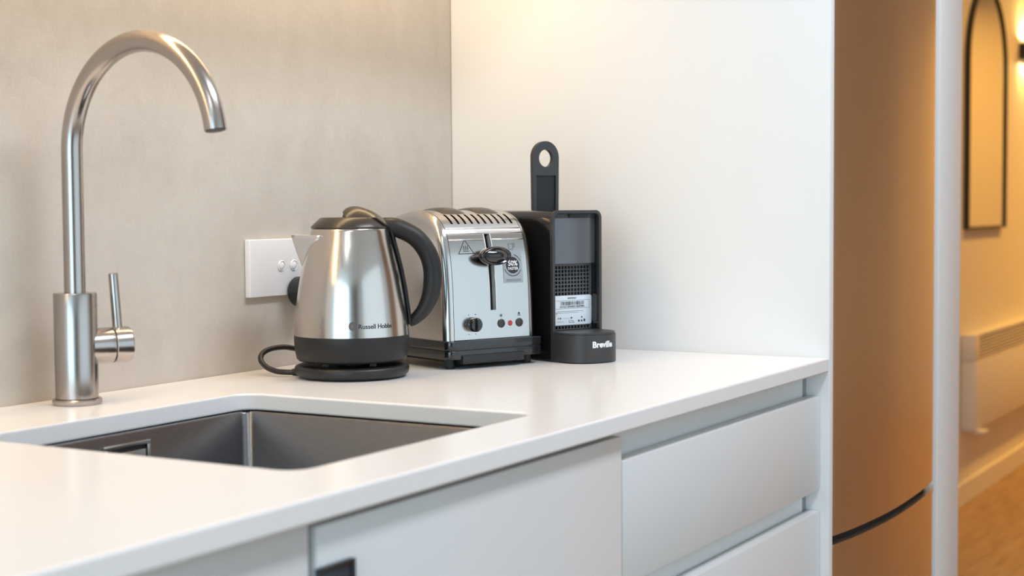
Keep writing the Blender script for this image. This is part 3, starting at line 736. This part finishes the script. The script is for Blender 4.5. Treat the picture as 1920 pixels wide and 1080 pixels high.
# ------------------------------------------------------------------ capsule coffee machine
def build_coffee():
    c = thing('coffee_machine', 'slim black capsule coffee machine with its lever raised beside the toaster', 'coffee machine', (-0.2115, -0.2920, CT), R(-23))
    Wd, H, D = .0845, .2013, .235; fw = .0042
    def side_poly(u0, u1, n):
        o = prism(n, rrect(0, .0006, D, H, .010), 0, u1-u0, M['gloss'], c, .0008, 2)
        o.data.transform(Matrix(((0, 0, 1, u0), (1, 0, 0, 0), (0, 1, 0, 0), (0, 0, 0, 1)))); return o
    # front frame: rounded hoop open at the foot
    bm = bmesh.new()
    outer = [(0, .0008)] + [(.0100-.0100*math.cos(R(a)) , H-.0100+.0100*math.sin(R(a))) for a in range(0, 91, 10)] + [(Wd-.0100+.0100*math.sin(R(a)), H-.0100+.0100*math.cos(R(a))) for a in range(0, 91, 10)] + [(Wd, .0008)]
    inner = [(fw, .0008)] + [(fw+.006-.006*math.cos(R(a)), H-fw-.006+.006*math.sin(R(a))) for a in range(0, 91, 10)] + [(Wd-fw-.006+.006*math.sin(R(a)), H-fw-.006+.006*math.cos(R(a))) for a in range(0, 91, 10)] + [(Wd-fw, .0008)]
    def hoop(n, v0, v1, m):
        bm = bmesh.new(); g = [[bm.verts.new((u, v, z)) for u, z in pl] for pl, v in ((outer, v0), (inner, v0), (inner, v1), (outer, v1))]
        for q in range(4):
            A, B = g[q], g[(q+1) % 4]
            for i in range(len(A)-1): bm.faces.new((A[i], A[i+1], B[i+1], B[i]))
        bm.faces.new([g[q][0] for q in range(4)]); bm.faces.new([g[q][-1] for q in range(4)])
        return from_bm(n, bm, m, c, 35)
    hoop('front_frame', -.0010, .0040, M['grey']); hoop('outer_shell', .0042, D, M['gloss'])
    box('back_block', (fw+.0003, .055, .0008), (Wd-fw-.0003, D-.002, H-fw-.0006), M['black'], c, .002)
    # brewing head, bowed front
    def bow(u): e = (u-Wd/2)/(Wd/2-fw); return .0030+.0045*e*e
    us = [fw+.0004+(Wd-2*fw-.0008)*k/20 for k in range(21)]
    prism('brewing_head', [(u, bow(u)) for u in us] + [(us[-1], .0545), (us[0], .0545)], .1300, H-fw-.0062, M['head'], c, .0010, 2, 35)
    prism('head_top', [(u, bow(u)-.001) for u in us] + [(us[-1], .0545), (us[0], .0545)], H-fw-.0060, H-fw-.0004, M['grey'], c, 0, 2, 35)
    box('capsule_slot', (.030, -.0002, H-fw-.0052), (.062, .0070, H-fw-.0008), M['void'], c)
    # perforated back plate
    VG = .0165; g0, g1 = fw+.0005, Wd-fw-.0005
    du_, dz_ = .00545, .00505; z0g = .0405; nz = 17; nu = 13
    usg = [g0]; 
    for k in range(nu):
        a = g1-.0035-(nu-k)*du_+.0008; usg += [a, a+.0038]
    usg.append(g1); zs = [z0g]
    for k in range(nz):
        a = z0g+.0012+k*dz_; zs += [a, a+.0037]
    zs.append(.1300)
    bm = bmesh.new(); G = [[bm.verts.new((u, VG, z)) for u in usg] for z in zs]
    for i in range(len(zs)-1):
        for j in range(len(usg)-1):
            if i % 2 == 1 and j % 2 == 1: continue
            bm.faces.new((G[i][j], G[i][j+1], G[i+1][j+1], G[i+1][j]))
    gp = from_bm('perforated_plate', bm, M['web'], c, 0); sm = gp.modifiers.new('sheet', 'SOLIDIFY'); sm.thickness = .0022; sm.offset = 0
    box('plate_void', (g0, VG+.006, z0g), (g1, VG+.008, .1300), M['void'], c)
    # rating label
    LY = VG-.0018
    def onlab(x, y): return (x, LY-.0003, y)
    o = prism('rating_label', rrect(.0110, .0468, .0792, .0865, .003), LY-.0001, LY+.0003, M['label'], c)
    o.data.transform(Matrix(((1, 0, 0, 0), (0, 0, 1, 0), (0, 1, 0, 0), (0, 0, 0, 1)))); o.data.flip_normals()
    bars = []; x = .0255; rnd = random.Random(4)
    while x < .0650:
        w = rnd.choice((.0004, .0007, .0011)); bars.append(quad(x, .0735, x+w, .0785)); x += w+rnd.choice((.0004, .0006, .0010))
    bars += stroke([(.0150, .0798), (.0755, .0798), (.0755, .0690), (.0150, .0690)], .0003, True)
    bars += [disc(.0215, .0560, .0009, 10), disc(.0250, .0560, .0012, 10), disc(.0440, .0562, .0013, 10), disc(.0620, .0565, .0012, 10)]
    bars += [quad(.0205, .0650, .0640, .0654), quad(.0185, .0632, .0560, .0635), quad(.0185, .0512, .0310, .0515), quad(.0270, .0559, .0425, .0561)]
    bars += stroke([(.0400, .0540), (.0400, .0500), (.0485, .0500), (.0470, .0520), (.0420, .0530)], .0005) + [quad(.0555, .0505, .0585, .0530), quad(.0605, .0505, .0630, .0530), quad(.0650, .0505, .0680, .0540)]
    decal('label_print', poly_mesh(bars), onlab, M['print'], o)
    decal('label_lettering', text_mesh('NESPRESSO', .0030, .00005), lambda x, y: onlab(.0450+x, .0828+y), M['print'], o)
    decal('label_lettering', text_mesh('24162C30N0001380098H', .0040, .00005), lambda x, y: onlab(.0455+x, .0713+y), M['print'], o)
    decal('label_lettering', text_mesh('K', .0042), lambda x, y: onlab(.0185+x, .0625+y), M['print'], o)
    # oval grip on the inside of the right cheek
    gb = prism('side_grip', rrect(-.0060, .050, .0045, .088, .004), 0, .0012, M['grey'], c, .0004, 1)
    gb.data.transform(Matrix(((0, 0, -1, Wd-fw-.0001), (1, 0, 0, .009), (0, 1, 0, 0), (0, 0, 0, 1)))); gb.data.flip_normals()
    # cup support with drip tray
    def dplan(ins, rr=.046):
        x0, x1, yf, yb = .0010+ins, Wd-.0010-ins, -.0535+ins, .014
        out = [(x1, yb), (x0, yb)]; cx = (x0+x1)/2; hw = (x1-x0)/2
        for k in range(49):
            a = math.pi*k/48; ca = math.cos(a); sa = math.sin(a)
            out.append((cx-hw*math.copysign(abs(ca)**.80, ca), -.012 - (-.012-yf)*abs(sa)**.85))
        return out
    prism('cup_support', dplan(0), .0012, .0372, M['grey'], c, .0030, 4, 35)
    prism('support_plate', dplan(.0012), .0374, .0402, M['grey'], c, .0008, 2, 35)
    box('tray_back', (fw+.0006, .0145, .0010), (Wd-fw-.0006, .054, .0400), M['black'], c)
    P = dplan(-.0003)
    # brand on the bowed front, wrapped along the plan outline
    front_pts = [Vector(q) for q in P[2:]]; cum = [0]
    for a, b in zip(front_pts, front_pts[1:]): cum.append(cum[-1]+(b-a).length)
    def along(s, z):
        s = max(0, min(cum[-1]-1e-6, s))
        for i in range(len(cum)-1):
            if cum[i] <= s <= cum[i+1]:
                q = front_pts[i].lerp(front_pts[i+1], (s-cum[i])/max(1e-9, cum[i+1]-cum[i])); return (q.x, q.y-.0001, z)
    s_mid = min(range(len(front_pts)), key=lambda i: abs(front_pts[i].x-.0420))
    decal('brand_lettering', text_mesh('Breville', .0112, .0004), lambda x, y: along(cum[s_mid]+x, .0245+y), M['print_white'], c)
    # lever, raised
    v0 = .0660; lw = .0224; zt = .2960; uc = Wd/2; zh = zt-lw
    def lev(n, outer, holes, y0, y1, m, par):
        o = prism(n, outer, y0, y1, m, par, holes=holes, smooth=35)
        o.data.transform(Matrix(((1, 0, 0, uc), (0, 0, 1, 0), (0, 1, 0, 0), (0, 0, 0, 1)))); o.data.flip_normals(); return o
    out = [(-lw+.001, .1975), (lw-.001, .1975)] + [(lw*math.cos(R(a)), zh+lw*math.sin(R(a))) for a in range(0, 181, 6)]
    hole = disc(0, zh-.0010, .0120, 40)
    pan = [(-.0165, .2000), (.0165, .2000), (.0170, .2490), (-.0170, .2490)]
    lv = lev('lever', out, [hole, pan], v0, v0+.0062, M['grey'], c)
    lev('lever_inlay', [(-.0164, .2001), (.0164, .2001), (.01697, .24895), (-.01697, .24895)], (), v0+.0022, v0+.0050, M['black_soft'], lv)
build_coffee()
